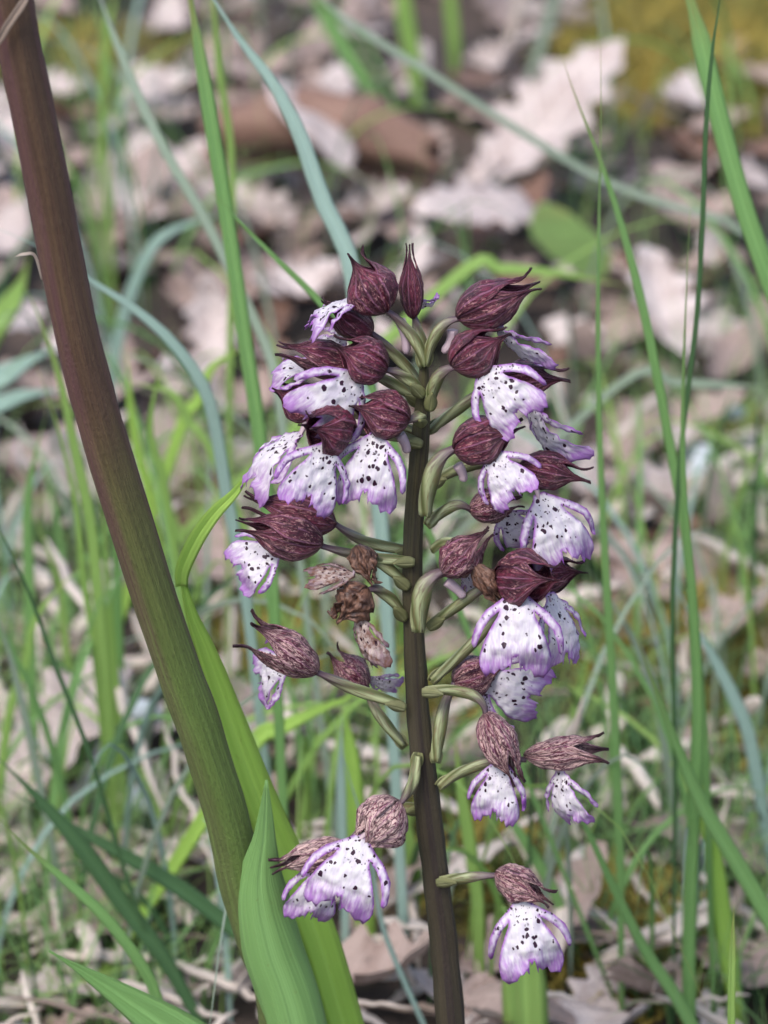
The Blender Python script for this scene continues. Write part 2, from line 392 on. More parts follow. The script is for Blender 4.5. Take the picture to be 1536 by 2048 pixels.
def lip_mesh(Rt, Tp, wid, yaw, seed, arm=1.0, lob=1.0, cup=.55, arch=.12, ruff=.05, roll=0.0):
    rr = random.Random(seed)
    h1, h2 = lip_outline(rr, arm, lob), lip_outline(rr, arm, lob)
    out = [Vector(p) for p in h1] + [Vector((rr.uniform(-.01, .01), rr.uniform(.76, .83)))] + [Vector((-x, y)) for x, y in reversed(h2)]
    # resample a little for a softer outline
    pts = []
    for i in range(len(out)):
        a, b = out[i], out[(i+1) % len(out)]; n = max(1, int((b-a).length/.035))
        for k_ in range(n): pts.append(lerp(a, b, k_/n))
    no = len(pts); sp_ = .042; inner = []
    def inside(p):
        c = False; j = no-1
        for i in range(no):
            if (pts[i].y > p.y) != (pts[j].y > p.y) and p.x < (pts[j].x-pts[i].x)*(p.y-pts[i].y)/(pts[j].y-pts[i].y)+pts[i].x: c = not c
            j = i
        return c
    def mdist(p): return min((p-q).length for q in pts)
    y = .02
    while y < 1.04:
        x = -.56
        while x < .56:
            p = Vector((x+rr.uniform(-.008, .008), y+rr.uniform(-.008, .008)))
            if inside(p) and mdist(p) > .02: inner.append(p)
            x += sp_
        y += sp_
    vs, es, fs, *_ = delaunay_2d_cdt(pts+inner, [(i, (i+1) % no) for i in range(no)], [], 1, 1e-5)
    ax = Tp-Rt; L = ax.length; ax.normalize()
    view = (CAM-Rt).normalized()
    W = ax.cross(view); W.normalize(); N = W.cross(ax); N.normalize()
    if N.dot(view) < 0: N = -N
    q = Matrix.Rotation(math.radians(yaw), 3, ax); W = q @ W; N = q @ N
    V, UV, mg = [], [], []
    c0 = Vector((rr.random()*40, rr.random()*40, 0)); tw = rr.uniform(-.25, .25)
    lb = [rr.uniform(-.16, .18), rr.uniform(-.16, .18)]; ab = [rr.uniform(-.16, .12), rr.uniform(-.16, .12)]
    for p in vs:
        u, vv = p.x, p.y
        isarm = sst(.0, .03, abs(u) - (.195 + .50*max(0, vv-.25)) ) if vv < .82 else 0
        sd_ = 0 if u < 0 else 1
        n = arch*math.sin(math.pi*min(1, vv)) - cup*u*u*(.6+.6*vv)
        n += lb[sd_]*sst(.55, 1.0, vv)*min(1, abs(u)/.2)*(1-isarm) + ab[sd_]*isarm*sst(.3, .75, vv)
        n += ruff*noise.noise(c0+Vector((u*4.5, vv*4.5, 0)))*sst(.25, .9, vv) + ruff*.5*noise.noise(c0+Vector((u*12, vv*12, 3)))
        uu = u*(1-.10*vv*vv)
        V.append(Rt + ax*(vv*L) + W*(uu*wid) + N*(n*L) + N*(tw*uu*vv*wid*.4)); UV.append((u, vv)); mg.append(mdist(p))
    return mesh('lip', V, [tuple(f_) for f_ in fs], UV, {'mg': mg})

def flower(name, att, B, T, R, lip=None, ctrl=None, pale=.2, thick=12, curl=.10, spread=0.0, spur=None, wilt=False, tint=1.0, seed=None, bract=True, crink=None, span=138):
    seed = seed if seed is not None else int(att[0]*7+att[1]*3+B[0])
    rr = random.Random(seed)
    A3, B3, T3 = orc(*att), orc(*B), orc(*T); R3 = R*PX*.96; T3 = B3 + (T3-B3)*1.06
    fl = empty('flower', A3-groundp, orchid)
    # ovary: a ribbed, twisted stalk
    if ctrl: C3 = orc(ctrl[0], ctrl[1], (att[2]+B[2])/2)
    else: C3 = lerp(A3, B3, .5) + Vector((0, 0, .14*(B3-A3).length))
    pth = bez2(A3, C3, B3 + (T3-B3).normalized()*R3*.12, 22)
    rad = [PX*thick*.84*(.80 + .42*math.sin(math.pi*min(1, k_/22*1.12)) - .25*(k_/22)) for k_ in range(23)]
    v, f, uv = tube(pth, rad, 18, .17, 3, 8.0, True)
    part('ovary', mesh('ovary', v, f, uv), M['ovary'], fl)
    # hood of three sepals
    if lip: down = orc(*lip['tip']) - lerp(B3, T3, .45)
    else: down = Vector((0, 0, -1))
    cr = crink if crink is not None else (.42 if wilt else .10)
    mt = M['wilt'] if wilt else M['sepal']
    fb, fs_ = rr.uniform(-.10, .16), rr.uniform(-.10, .10)
    for k_, (ph, lay) in enumerate(((0, .07), (math.radians(100), 0), (math.radians(-100), .03))):
        m = sepal_mesh(B3, T3, down, R3, ph+rr.uniform(-.1, .1), math.radians(span), seed*3+k_, curl*rr.uniform(.6, 1.4), lay, cr, spread*(1 if k_ else .7), bend=fb, side=fs_)
        o = part('sepal', m, mt, fl, .00022); o['pale'] = pale
    if lip:
        lm = lip_mesh(lerp(orc(*lip['root']), lerp(B3, T3, .30), .22), orc(*lip['tip']), lip['w']*PX*.92, lip.get('yaw', 0), seed+11, lip.get('arm', 1), lip.get('lob', 1), lip.get('cup', .55), lip.get('arch', .12), lip.get('ruff', .10))
        o = part('lip', lm, M['lip_old'] if lip.get('old') else M['lip'], fl, .00012); o['tint'] = lip.get('tint', tint)
        # throat: the lip's narrow base runs back into the hood
        r0, l0 = orc(*lip['root']), orc(*lip['tip'])
        tp = bez2(lerp(B3, T3, .16) , lerp(lerp(B3, T3, .2), r0, .6), r0 + (l0-r0)*.05, 8)
        v, f, uv = tube(tp, [R3*.20]*4 + [R3*.17, R3*.15, R3*.12, R3*.09, R3*.06], 8)
        part('throat', mesh('throat', v, f, uv), M['spur'], fl)
    if spur:
        s0, s1 = orc(*spur[0]), orc(*spur[1])
        pp = bez2(s0, lerp(s0, s1, .5) + Vector((.0012, 0, -.0006)), s1, 10)
        v, f, uv = tube(pp, [PX*r for r in (11, 11, 10.5, 10, 9.5, 9, 9, 9, 9, 8, 4)], 10)
        part('spur', mesh('spur', v, f, uv), M['spur'], fl)
    if bract:
        d = (pth[6]-A3).normalized(); side = d.cross(Vector((0, -1, 0))).normalized(); nrm = side.cross(d)
        if nrm.z > 0: nrm = -nrm
        V, F, U = [], [], []
        for i in range(9):
            s = i/8; wd = PX*13*math.sin(math.pi*(.22+.78*s))
            for j in range(5):
                t = j/4*2-1
                V.append(A3 - d*PX*6 + d*(s*PX*44) + side*t*wd + nrm*(PX*(12.5+8*s*s - 7*t*t))); U.append((t*.5+.5, s))
        F = [(i*5+j, i*5+j+1, (i+1)*5+j+1, (i+1)*5+j) for i in range(8) for j in range(4)]
        part('bract', mesh('bract', V, F, U), M['bract'], fl, .0003)
    return fl
def L(root, tip, w, yaw=0, **k): return dict(root=root, tip=tip, w=w, yaw=yaw, **k)

# left of the stem, from the top down
flower('f', (847, 732, .2), (772, 624, .3), (702, 515, .2), 50, L((722, 603, .2), (606, 652, .4), 130, 74), ctrl=(835, 660), pale=.2, spur=((800, 640, .1), (812, 708, .1)), curl=.12)
flower('f', (850, 722, -.4), (828, 634, -.6), (818, 498, -.6), 26, L((832, 602, -.9), (856, 606, -2.0), 80, 60), pale=.1, curl=.05)
flower('f', (842, 775, -.6), (745, 668, -.3), (643, 612, -.3), 37, L((690, 670, -.8), (650, 700, -1.8), 80), pale=.15, curl=.13)
flower('f', (838, 805, -.3), (713, 735, 0), (562, 698, .1), 38, L((640, 742, -.5), (534, 748, -.6), 90, 50), pale=.25, curl=.08)
flower('f', (841, 785, .4), (772, 742, .8), (668, 690, 1.0), 46, L((715, 752, .9), (606, 858, 1.5), 195, -22), ctrl=(815, 745), pale=.15)
flower('f', (838, 870, -.3), (640, 822, -.3), (549, 780, -.4), 40, L((600, 880, .1), (486, 985, .4), 125, 50), pale=.1, curl=.16)
flower('f', (836, 885, .3), (692, 868, .9), (612, 846, 2.1), 50, L((655, 890, 1.6), (600, 1022, 2.0), 170, -18), pale=.1)
flower('f', (842, 842, .4), (815, 846, .9), (702, 806, 1.1), 47, L((748, 872, 1.1), (724, 1020, 1.6), 175, 8), ctrl=(845, 825), pale=.2, spur=((800, 870, .7), (812, 905, .6)))
flower('f', (824, 1102, -.2), (672, 1047, .3), (496, 1008, .2), 45, L((600, 1040, -.5), (560, 1095, -1.2), 90), ctrl=(720, 1090), pale=.12, curl=.06)
flower('f', (822, 1122, .3), (642, 1092, .6), (486, 1045, .8), 47, L((552, 1100, .3), (462, 1148, .3), 165, 22, arm=.7), ctrl=(720, 1118), pale=.3, curl=.05)
flower('f', (812, 1170, .2), (716, 1090, .6), (742, 1168, .9), 25, L((706, 1160, .8), (606, 1158, .9), 70, 20, old=1), ctrl=(750, 1110), wilt=True, pale=.2)
flower('f', (806, 1232, .2), (738, 1178, .8), (672, 1236, .9), 38, L((718, 1232, .8), (756, 1342, 1.0), 92, 38, old=1, arm=.8, cup=1.2), ctrl=(765, 1165), wilt=True)
flower('f', (805, 1412, .3), (634, 1346, .6), (496, 1256, .8), 41, L((580, 1325, -.3), (512, 1362, -1.2), 175, 30), ctrl=(690, 1372), pale=.75, curl=.06, spread=.14, thick=13, span=118, crink=.12)
flower('f', (806, 1492, -.5), (735, 1374, -1.0), (664, 1304, -1.2), 36, L((745, 1355, -1.3), (802, 1374, -1.8), 66, 40), ctrl=(745, 1420), pale=.6, curl=.12)
flower('f', (836, 1512, .5), (802, 1606, .8), (712, 1702, 1.3), 53, L((712, 1680, 1.4), (668, 1828, 1.8), 205, 8, arch=.2), ctrl=(828, 1580), pale=.95, crink=.18)
flower('f', (838, 1618, -.3), (690, 1692, .2), (550, 1734, .5), 31, L((650, 1725, .2), (612, 1850, .4), 150, -12), pale=1.0, crink=.18, ctrl=(780, 1600))
# right of the stem, from the top down
flower('f', (851, 728, .2), (918, 640, .3), (1066, 566, .4), 48, L((995, 652, .2), (1110, 735, .3), 135, 72), ctrl=(866, 640), pale=.15, spur=((905, 660, .1), (885, 705, .1)), curl=.13)
flower('f', (860, 812, .4), (908, 738, .8), (1010, 662, .8), 47, L((965, 742, 1.0), (1060, 850, 1.4), 180, 14), ctrl=(862, 740), pale=.12, curl=.04, thick=14)
flower('f', (860, 862, -.5), (1000, 762, -.5), (1131, 752, -.5), 37, L((1062, 815, -.4), (1150, 940, -.2), 120, 58), ctrl=(930, 800), pale=.15, curl=.14)
flower('f', (851, 1030, .9), (908, 898, .9), (1040, 856, 1.1), 46, L((990, 908, 1.1), (1045, 1004, 1.5), 150, 16), ctrl=(850, 920), thick=18, pale=.1, curl=.03, spur=((915, 930, .6), (925, 962, .5)))
flower('f', (862, 968, -.2), (1040, 932, .2), (1174, 956, .3), 37, L((1076, 1000, .5), (1142, 1138, .9), 185, -14), ctrl=(950, 905), pale=.25, curl=.12)
flower('f', (858, 1050, .4), (940, 1022, .2), (1040, 1002, .1), 36, L((1010, 1025, -.6), (1075, 1085, -.9), 150, 30), ctrl=(905, 990), pale=.55)
flower('f', (838, 1262, 1.0), (886, 1146, .9), (978, 1070, 1.0), 40, L((930, 1150, .1), (965, 1190, -.8), 90), ctrl=(828, 1160), thick=20, pale=.5, crink=.18, spur=((893, 1162, .8), (928, 1195, .8)), curl=.03)
flower('f', (866, 1100, .1), (948, 1128, 1.1), (1004, 1214, 1.2), 22, None, ctrl=(905, 1060), wilt=True, bract=False)
flower('f', (862, 1250, .4), (1000, 1152, .8), (1112, 1160, 2.0), 56, L((1035, 1186, 1.4), (1030, 1356, 2.0), 200, 0, arch=.16), ctrl=(930, 1195), pale=.15)
flower('f', (866, 1362, .2), (1062, 1152, -.2), (1165, 1136, 0), 38, L((1100, 1196, .5), (1134, 1342, .6), 140, -40), ctrl=(960, 1275), pale=.15, curl=.14)
flower('f', (872, 1522, .4), (906, 1366, 0), (1006, 1330, -.3), 40, L((965, 1345, -.4), (1092, 1402, -.2), 190, 24), ctrl=(875, 1430), pale=.5, thick=14)
flower('f', (851, 1382, .6), (970, 1426, .9), (1030, 1562, 1.2), 36, L((1008, 1530, .8), (986, 1650, 1.0), 140, 5, arm=.85), ctrl=(965, 1368), pale=.8, curl=.05, crink=.17, spread=.05, span=118)
flower('f', (880, 1574, .3), (1050, 1520, .4), (1204, 1492, .5), 28, L((1125, 1545, .4), (1150, 1657, .6), 125, 38), ctrl=(940, 1515), pale=.85, curl=.06, spread=.20, crink=.17, span=122)
flower('f', (880, 1762, .4), (990, 1750, .7), (1100, 1796, 1.2), 34, L((1044, 1806, 1.1), (1070, 1960, 1.6), 190, -4), ctrl=(935, 1752), pale=.75, crink=.22, curl=.08, spread=.06, span=122)

# ------------------------------------------------------------------ ribbons: blades and leaves
def blade_mesh(path, wid, face=None, keel=.22, tipshape=.35, basew=.6, n=None, twist=0.0, thick=.00035):
    """a long thin leaf: closed, keeled cross-section along a smooth path, full width wid, pointed at the end"""
    n = n or 26; P = catmull(path, n); V, F, U = [], [], []
    for i, p in enumerate(P):
        s = i/n; d = (P[min(i+1, n)]-P[max(i-1, 0)]).normalized()
        fv = face if face is not None else (CAM-p).normalized()
        sd_ = d.cross(fv); sd_.normalize(); nn = sd_.cross(d)
        if twist:
            q = Matrix.Rotation(twist*s, 3, d); sd_ = q @ sd_; nn = q @ nn
        wd = wid/2*(basew + (1-basew)*sst(0, .3, s))*(1 - sst(1-tipshape, 1.0, s)**1.4*.97)
        th = thick*(.4+.6*wd/(wid/2))
        for (a, b) in ((-1, keel), (-.5, keel*.35), (0, 0), (.5, keel*.35), (1, keel)):
            V.append(p + sd_*(a*wd) + nn*(b*wd)); U.append((a*.5+.5, s))
        for (a, b) in ((.5, keel*.35), (0, 0), (-.5, keel*.35)):
            V.append(p + sd_*(a*wd) + nn*(b*wd-th)); U.append((a*.5+.5, s))
    for i in range(n):
        for j in range(8): F.append((i*8+j, i*8+(j+1) % 8, (i+1)*8+(j+1) % 8, (i+1)*8+j))
    F.append(tuple(range(7, -1, -1))); F.append(tuple(n*8+j for j in range(8)))
    return mesh('blade', V, F, U)
def to_ground(pts):
    """carry the first (lowest) point on down to the soil"""
    a, b = pts[0], pts[1]
    if a.z < .008: return pts
    d = (a-b); d.z = min(d.z, -.35*d.length); d.normalize(); d = (d + Vector((0, 0, -.6))).normalized()
    e = a + d*(a.z/(-d.z)); e.z = gz(e.x, e.y)-.004
    return [e, lerp(e, a, .55)] + pts
def px_blade(pts, wpx, Y, mat, label, group=None, name='grass_blade', cat='grass blade', dY=0.0, **kw):
    """pts from the lower end to the tip in picture pixels; Y depth of the blade's plane, dY how far the tip leans back"""
    n = len(pts)-1
    if .03 < Y < .15: Y += .045
    if cat == 'grass blade': wpx *= .78
    W = [at(p[0], p[1], Y + dY*i/n) for i, p in enumerate(pts)]
    if pts[-1][1] <= 0: W.append(W[-1] + (W[-1]-W[-2]).normalized()*.05)
    sc = (W[1]-CAM).length/DIST
    W = to_ground(W)
    o = obj(name, blade_mesh(W, wpx*PX*sc, **kw), M[mat])
    org = W[0].copy(); o.data.transform(Matrix.Translation(-org)); o.location = org
    tag(o, label, cat, group); return o

# thick brown and green stalk at the left, with its sheathing leaf
SY = -.012
st_pts = [(560, 2048), (515, 1880), (480, 1760), (455, 1640), (400, 1460), (340, 1290), (250, 1010), (190, 810), (145, 630), (85, 320), (32, 60), (10, -60), (-10, -160)]
W_ = [at(p[0], p[1], SY) for p in st_pts]; e = W_[0] + Vector((.012, 0, -1)).normalized()*W_[0].z*1.0; e.z = gz(e.x, e.y)-.006
sb = e.copy()
stalk = empty('stalk_plant', sb); tag(stalk, 'thick brown stalk turning green below with a sheathing leaf at its foot', 'stalk')
path = catmull([e]+W_, 70); rad = [PX*.98*(46 if i < 30 else lerp(46, 41, (i-30)/40))*(1+.02*noise.noise(Vector((i*.4, 0, 0)))) for i in range(71)]
v, f, uv = tube(path, rad, 26, .03, 5, .6, True, .06, 9)
part('stem', mesh('stalk_stem', v, f, uv), M['stalk'], stalk)
def sheath(points, halfw, arc, off, name, mat, thick=.0006):
    """a leaf wrapped part-way round the stalk: points centre line, halfw radius list (px), arc half-angle list"""
    n = 34; P = catmull([at(p[0], p[1], SY) for p in points], n); V, F, U = [], [], []
    for i, p in enumerate(P):
        s = i/n; d = (P[min(i+1, n)]-P[max(i-1, 0)]).normalized()
        fv = (CAM-p).normalized(); sd_ = d.cross(fv); sd_.normalize(); nn = sd_.cross(d)
        if nn.dot(fv) < 0: nn = -nn
        x = s*(len(halfw)-1); a = min(int(x), len(halfw)-2); hw = lerp(halfw[a], halfw[a+1], x-a)*PX; ar = lerp(arc[a], arc[a+1], x-a)
        for j in range(15):
            t = j/14*2-1; th = t*ar
            V.append(p + sd_*(hw*math.sin(th)/max(.2, math.sin(min(ar, math.pi/2)))) + nn*(off*PX + hw*(math.cos(th)-1)*.9)); U.append((t*.5+.5, s))
    F = [(i*15+j, i*15+j+1, (i+1)*15+j+1, (i+1)*15+j) for i in range(n) for j in range(14)]
    return part(name, mesh(name, V, F, U), M[mat], stalk, thick)
sheath([(640, 2330), (592, 2048), (540, 1880), (522, 1770), (530, 1650), (534, 1530)], [66, 62, 62, 54, 22, 2], [2.0, 1.9, 1.7, 1.4, 1.0, .6], 62, 'leaf_sheath', 'sheath')
# torn dry bract high on the stalk
bp = [at(62, -20, SY-.006), at(38, 18, SY-.007), at(10, 60, SY-.007), at(-14, 110, SY-.006)]
part('dry_bract', blade_mesh(bp, PX*16, keel=.5), M['twig'], stalk)
bp = [at(84, 560, SY+.001), at(70, 512, SY), at(48, 508, SY-.001), at(28, 514, SY)]
part('dry_bract', blade_mesh(bp, PX*6, keel=.4), M['straw'], stalk)

# bright folded leaf behind the stalk, bent over near its tip
Wf = [at(x, y, .008) for x, y in ((735, 2200), (690, 2048), (640, 1880), (590, 1760), (520, 1600), (465, 1450), (415, 1310), (382, 1225), (364, 1150), (362, 1135))]
o = obj('folded_leaf', blade_mesh(to_ground(Wf), PX*82, keel=.35, tipshape=.62, n=46), M['bright'])
Wf = [at(x, y, .0075) for x, y in ((363, 1172), (366, 1138), (392, 1080), (428, 1028), (470, 985), (505, 935), (530, 885))]
obj('leaf_tip', blade_mesh(Wf, PX*34, keel=.5, tipshape=.75, basew=.75, n=24), M['bright'], o)
tag(o, 'long bright yellow green leaf bent over near its tip behind the thick stalk', 'leaf')
# broad leaf tip at the lower left, broad leaf at the foot of the orchid
px_blade([(470, 2190), (380, 2090), (270, 2010), (170, 1945), (98, 1902)], 150, -.02, 'sheath', 'broad pointed green leaf with a pale edge rising from the grass', None, 'broad_leaf', 'leaf', keel=.35, tipshape=.9, basew=.9)
px_blade([(1060, 2180), (1052, 2048), (1048, 1960), (1046, 1880), (1046, 1790)], 90, .05, 'lime', 'broad upright green leaf below the lowest spotted lip', None, 'broad_leaf', 'leaf', keel=.3, tipshape=.6, basew=.9)

# ------------------------------------------------------------------ grass blades that can be told apart
B_ = px_blade
B_([(768, 1130), (752, 950), (735, 760), (715, 620), (695, 505), (645, 400), (600, 270), (545, 165), (480, 80), (425, -5)], 46, .10, 'blue', 'long pale bluish grass blade arching up behind the topmost hoods', dY=.03, keel=.15, tipshape=.5)
B_([(545, 1160), (535, 1010), (512, 820), (490, 680), (470, 540), (448, 400), (420, 230), (398, 100), (380, -5)], 38, .09, 'green', 'tall straight mid green blade rising beside the left hand flowers', dY=.02, tipshape=.3)
B_([(560, 820), (535, 700), (470, 560), (405, 430), (340, 320), (280, 200), (235, 90), (200, -5)], 26, .22, 'grey', 'thin grey green blade leaning left across the leaf litter', dY=.05)
B_([(720, 720), (640, 605), (560, 525), (490, 455), (445, 405), (411, 374)], 20, .075, 'green', 'slender blade with its tip ending free above the leaf litter', tipshape=.8)
B_([(490, 1180), (455, 1000), (432, 860), (405, 770), (340, 680), (265, 615), (180, 560), (90, 500), (-10, 455)], 34, .16, 'blue', 'pale arching blade curving down behind the thick stalk', tipshape=.6, keel=.1)
B_([(1640, 840), (1590, 700), (1532, 540), (1490, 420), (1455, 300), (1425, 180), (1402, 80), (1380, -5)], 50, .10, 'green', 'wide green blade slanting up past the mossy corner', dY=.02, tipshape=.25)
B_([(1410, 1500), (1375, 1100), (1345, 920), (1312, 740), (1280, 590), (1240, 440), (1200, 320), (1150, 190), (1118, 95)], 24, .07, 'green', 'slender blade with a yellowed tip leaning left over pale leaves', tipshape=.55, dY=.02)
B_([(1350, 1500), (1345, 1200), (1362, 900), (1392, 650), (1405, 450), (1412, 250), (1425, 100), (1440, -5)], 13, .06, 'dark', 'very thin dark green blade crossing the slender yellow tipped one', tipshape=.4)
B_([(1240, 1700), (1228, 1420), (1212, 1150), (1200, 900), (1196, 650), (1198, 440), (1202, 200), (1200, 30)], 24, .07, 'green', 'straight upright blade just clear of the right hand flowers', tipshape=.85)
B_([(1380, 2080), (1378, 1900), (1386, 1650), (1396, 1430), (1385, 1200), (1368, 1000), (1366, 800), (1372, 600), (1380, 420)], 36, .05, 'green', 'tallest straight blade of the clump beside the wire thin dark blade', tipshape=.75)
B_([(1520, 480), (1300, 400), (1150, 330), (950, 205), (850, 140), (760, 85), (680, 30), (640, -5)], 20, .42, 'grey', 'hairy thin blade lying aslant over the far leaf litter', dY=.02)
B_([(836, 215), (828, 130), (815, 60), (805, -5)], 46, .86, 'lime', 'broad lime blade standing in the far leaf litter')
B_([(908, 170), (908, 90), (903, 30), (900, -5)], 34, .9, 'lime', 'narrower lime blade standing next to the broad lime one')
B_([(760, 240), (735, 170), (690, 100), (655, 40), (630, -5)], 44, .8, 'green', 'blurred green blade leaning left behind the brown curled leaf')
B_([(1052, 180), (1075, 110), (1095, 50), (1110, -5)], 30, .9, 'grey', 'blurred grey green blade standing behind the large pale leaf')
B_([(1000, 140), (1022, 70), (1040, -5)], 24, .95, 'straw', 'pale dry blade standing behind the large pale leaf')
B_([(1396, 2080), (1350, 1990), (1290, 1900), (1225, 1770), (1165, 1640), (1120, 1560), (1085, 1490)], 36, .04, 'green', 'green blade leaning left towards the lower right hand lips', tipshape=.8)
B_([(1620, 2000), (1540, 1840), (1470, 1720), (1400, 1600), (1350, 1480), (1300, 1350), (1270, 1270)], 44, .04, 'green', 'strong green blade slanting across the upright clump', tipshape=.6)
B_([(1480, 2080), (1462, 1950), (1440, 1800), (1420, 1680), (1405, 1600), (1396, 1520)], 50, .07, 'bright', 'short bright yellow green blade at the foot of the upright clump', tipshape=.6)
B_([(1462, 2120), (1463, 2000), (1465, 1900), (1468, 1808)], 20, -.02, 'lime', 'narrow folded blade ending in a pale point', tipshape=.3, keel=.6)
B_([(330, 2090), (300, 1900), (265, 1790), (230, 1680), (190, 1540), (150, 1430), (110, 1330), (60, 1190), (0, 1060), (-20, 1010)], 12, .06, 'dark', 'wire thin dark blade curving up beside the thick stalk', tipshape=.4)
B_([(420, 2080), (330, 1920), (240, 1800), (160, 1690), (80, 1600), (-20, 1500)], 46, .06, 'dark', 'broad dark green blade lying across pale straw', tipshape=.5)
B_([(560, 1930), (470, 1860), (350, 1770), (230, 1700), (120, 1640), (-20, 1560)], 44, .08, 'dark', 'broad dark blade crossing under the other dark blade', tipshape=.5)
B_([(330, 2080), (300, 1960), (215, 1840), (130, 1760), (60, 1700), (-20, 1620)], 30, .03, 'green', 'mid green blade below the two dark blades', tipshape=.5)
B_([(745, 2060), (735, 1900), (722, 1760), (710, 1620), (700, 1500), (690, 1415)], 54, .10, 'bright', 'bright blade standing behind the lower left hand flowers', tipshape=.35)
B_([(690, 1990), (690, 1800), (684, 1660), (682, 1540), (684, 1430)], 26, .09, 'blue', 'pale bluish blade pressed against the bright one', tipshape=.4)
B_([(505, 1490), (560, 1458), (620, 1428), (690, 1398), (760, 1372)], 46, .15, 'bright', 'short bright leaf tip lying flat behind the speckled bud', tipshape=.7)
B_([(860, 2080), (790, 1920), (760, 1830), (735, 1680), (700, 1560), (665, 1430)], 14, .04, 'blue', 'fine pale blade crossing behind the lowest left hand lips', tipshape=.6)
B_([(985, 2080), (960, 1940), (955, 1800), (940, 1690), (925, 1600), (915, 1520), (905, 1450)], 34, .09, 'lime', 'lime blade rising close to the right of the orchid stem', tipshape=.5)
B_([(1180, 1990), (1115, 1800), (1060, 1700), (1010, 1620), (960, 1520)], 30, .10, 'green', 'blade leaning left below the paired lower lips', tipshape=.6)
B_([(770, 2080), (800, 1900), (830, 1780), (815, 1660), (795, 1560)], 40, .12, 'lime', 'soft green blade half hidden by the lower orchid stem', tipshape=.5)
B_([(222, 1500), (210, 1350), (195, 1180), (180, 1040), (150, 900), (120, 760), (80, 640), (40, 550)], 30, .20, 'lime', 'blurred lime blade standing left of the thick stalk', tipshape=.5)
B_([(240, 1480), (228, 1340), (215, 1180), (205, 1030), (180, 930)], 24, .22, 'lime', 'short lime blade next to the blurred lime one', tipshape=.6)
B_([(920, 548), (1000, 538), (1100, 545), (1190, 560), (1300, 580)], 34, .36, 'lime', 'pale lime blade lying level behind the right hand hoods', tipshape=.7)
B_([(1250, 760), (1350, 765), (1450, 770), (1545, 775)], 22, .33, 'grey', 'greyish blade lying level across the pale leaf litter')
B_([(1500, 1480), (1470, 1400), (1430, 1320), (1390, 1250), (1330, 1120)], 36, .13, 'blue', 'bluish blade leaning among the upright clump', tipshape=.6)
B_([(1170, 1130), (1240, 1230), (1290, 1330), (1320, 1430)][::-1], 26, .14, 'grey', 'greyish blade leaning left beside the large spotted lip', tipshape=.6)
B_([(460, 700), (465, 500), (462, 300), (440, 150), (425, -5)], 18, .30, 'lime', 'fine yellowish blade close behind the tall straight blade')
B_([(245, 640), (290, 520), (330, 470), (400, 440), (470, 425)], 32, .46, 'blue', 'pale bent blade curving over behind the thick stalk', tipshape=.6)
B_([(215, 420), (205, 300), (205, 180), (215, 60), (230, -5)], 22, .62, 'lime', 'blurred lime blade standing near the top of the thick stalk')
B_([(110, 1720), (60, 1480), (25, 1330), (-15, 1200)], 20, .12, 'grey', 'grey green blade leaning out past the wire thin blade')

# pale herb leaves and a loose tuft left of the stalk
for pts, w_, Y_, m_, lb_ in (
    ([(-60, 800), (10, 750), (70, 715), (125, 690)], 60, .36, 'blue', 'upper pale leaf of the low herb beside the thick stalk'),
    ([(-60, 850), (20, 800), (80, 785), (140, 780)], 44, .35, 'blue', 'lower pale leaf of the low herb beside the thick stalk'),
    ([(-40, 700), (20, 610), (45, 560), (60, 500)], 60, .42, 'lime', 'rounded yellow green leaf left of the thick stalk')):
    B_(pts, w_, Y_, m_, lb_, None, 'herb_leaf', 'leaf', tipshape=.7, basew=.5)
for k, (x0, y0, x1, y1, x2, y2) in enumerate(((190, 1300, 150, 1000, 60, 700), (240, 1380, 232, 1100, 190, 860), (150, 1420, 120, 1180, 40, 980), (300, 1000, 262, 820, 250, 690), (330, 980, 300, 850, 330, 700), (60, 1250, 55, 1000, 95, 820), (420, 900, 350, 790, 240, 760), (360, 860, 420, 740, 500, 690), (20, 1420, 70, 1240, 180, 1120))):
    lb_ = ('tall', 'straight', 'curved', 'short', 'slanting', 'upright', 'arching', 'leaning', 'crossing')[k]
    B_([(x0, y0), (lerp(x0, x1, .6), lerp(y0, y1, .5)), (x1, y1), (lerp(x1, x2, .45), lerp(y1, y2, .55)), (x2, y2)], 20+(k*7) % 13, .20+.03*(k % 4), ('lime', 'green', 'lime', 'bright')[k % 4], lb_ + ' fresh green blade of the loose tuft beside the thick stalk', 'fresh blades of the loose tuft', tipshape=.6)
LAND = [((1080, 270), 'the largest pale leaf'), ((640, 300), 'the rolled brown leaf'), ((1430, 110), 'the tall moss cushion'), ((1150, 505), 'the small green lobed leaf'), ((1450, 930), 'the bluish pebbles'),
        ((1380, 1300), 'the upright clump of blades'), ((200, 1720), 'the broad dark blades'), ((90, 1500), 'the upright pale leaf'), ((840, 1650), 'the lower orchid stem'), ((1010, 420), 'the crumpled pale leaf'),
        ((1330, 640), 'the pale leaf crossed by blades'), ((1120, 960), 'the pale flat leaf'), ((170, 60), 'the top of the thick stalk'), ((300, 620), 'the pale arching blade'), ((230, 1200), 'the blurred lime blade'),
        ((560, 1440), 'the short bright leaf tip'), ((820, 120), 'the broad lime blade'), ((1110, 1740), 'the thick pale straw'), ((450, 1000), 'the bend of the folded leaf'), ((700, 1800), 'the lowest left flowers')]
def near_what(p):
    d = p-CAM; z = d.dot(FW); px = 768 + d.dot(RT)/z/HALF*1024; py = 1024 - d.dot(UP)/z/HALF*1024
    return min(LAND, key=lambda l: (l[0][0]-px)**2 + (l[0][1]-py)**2)[1]
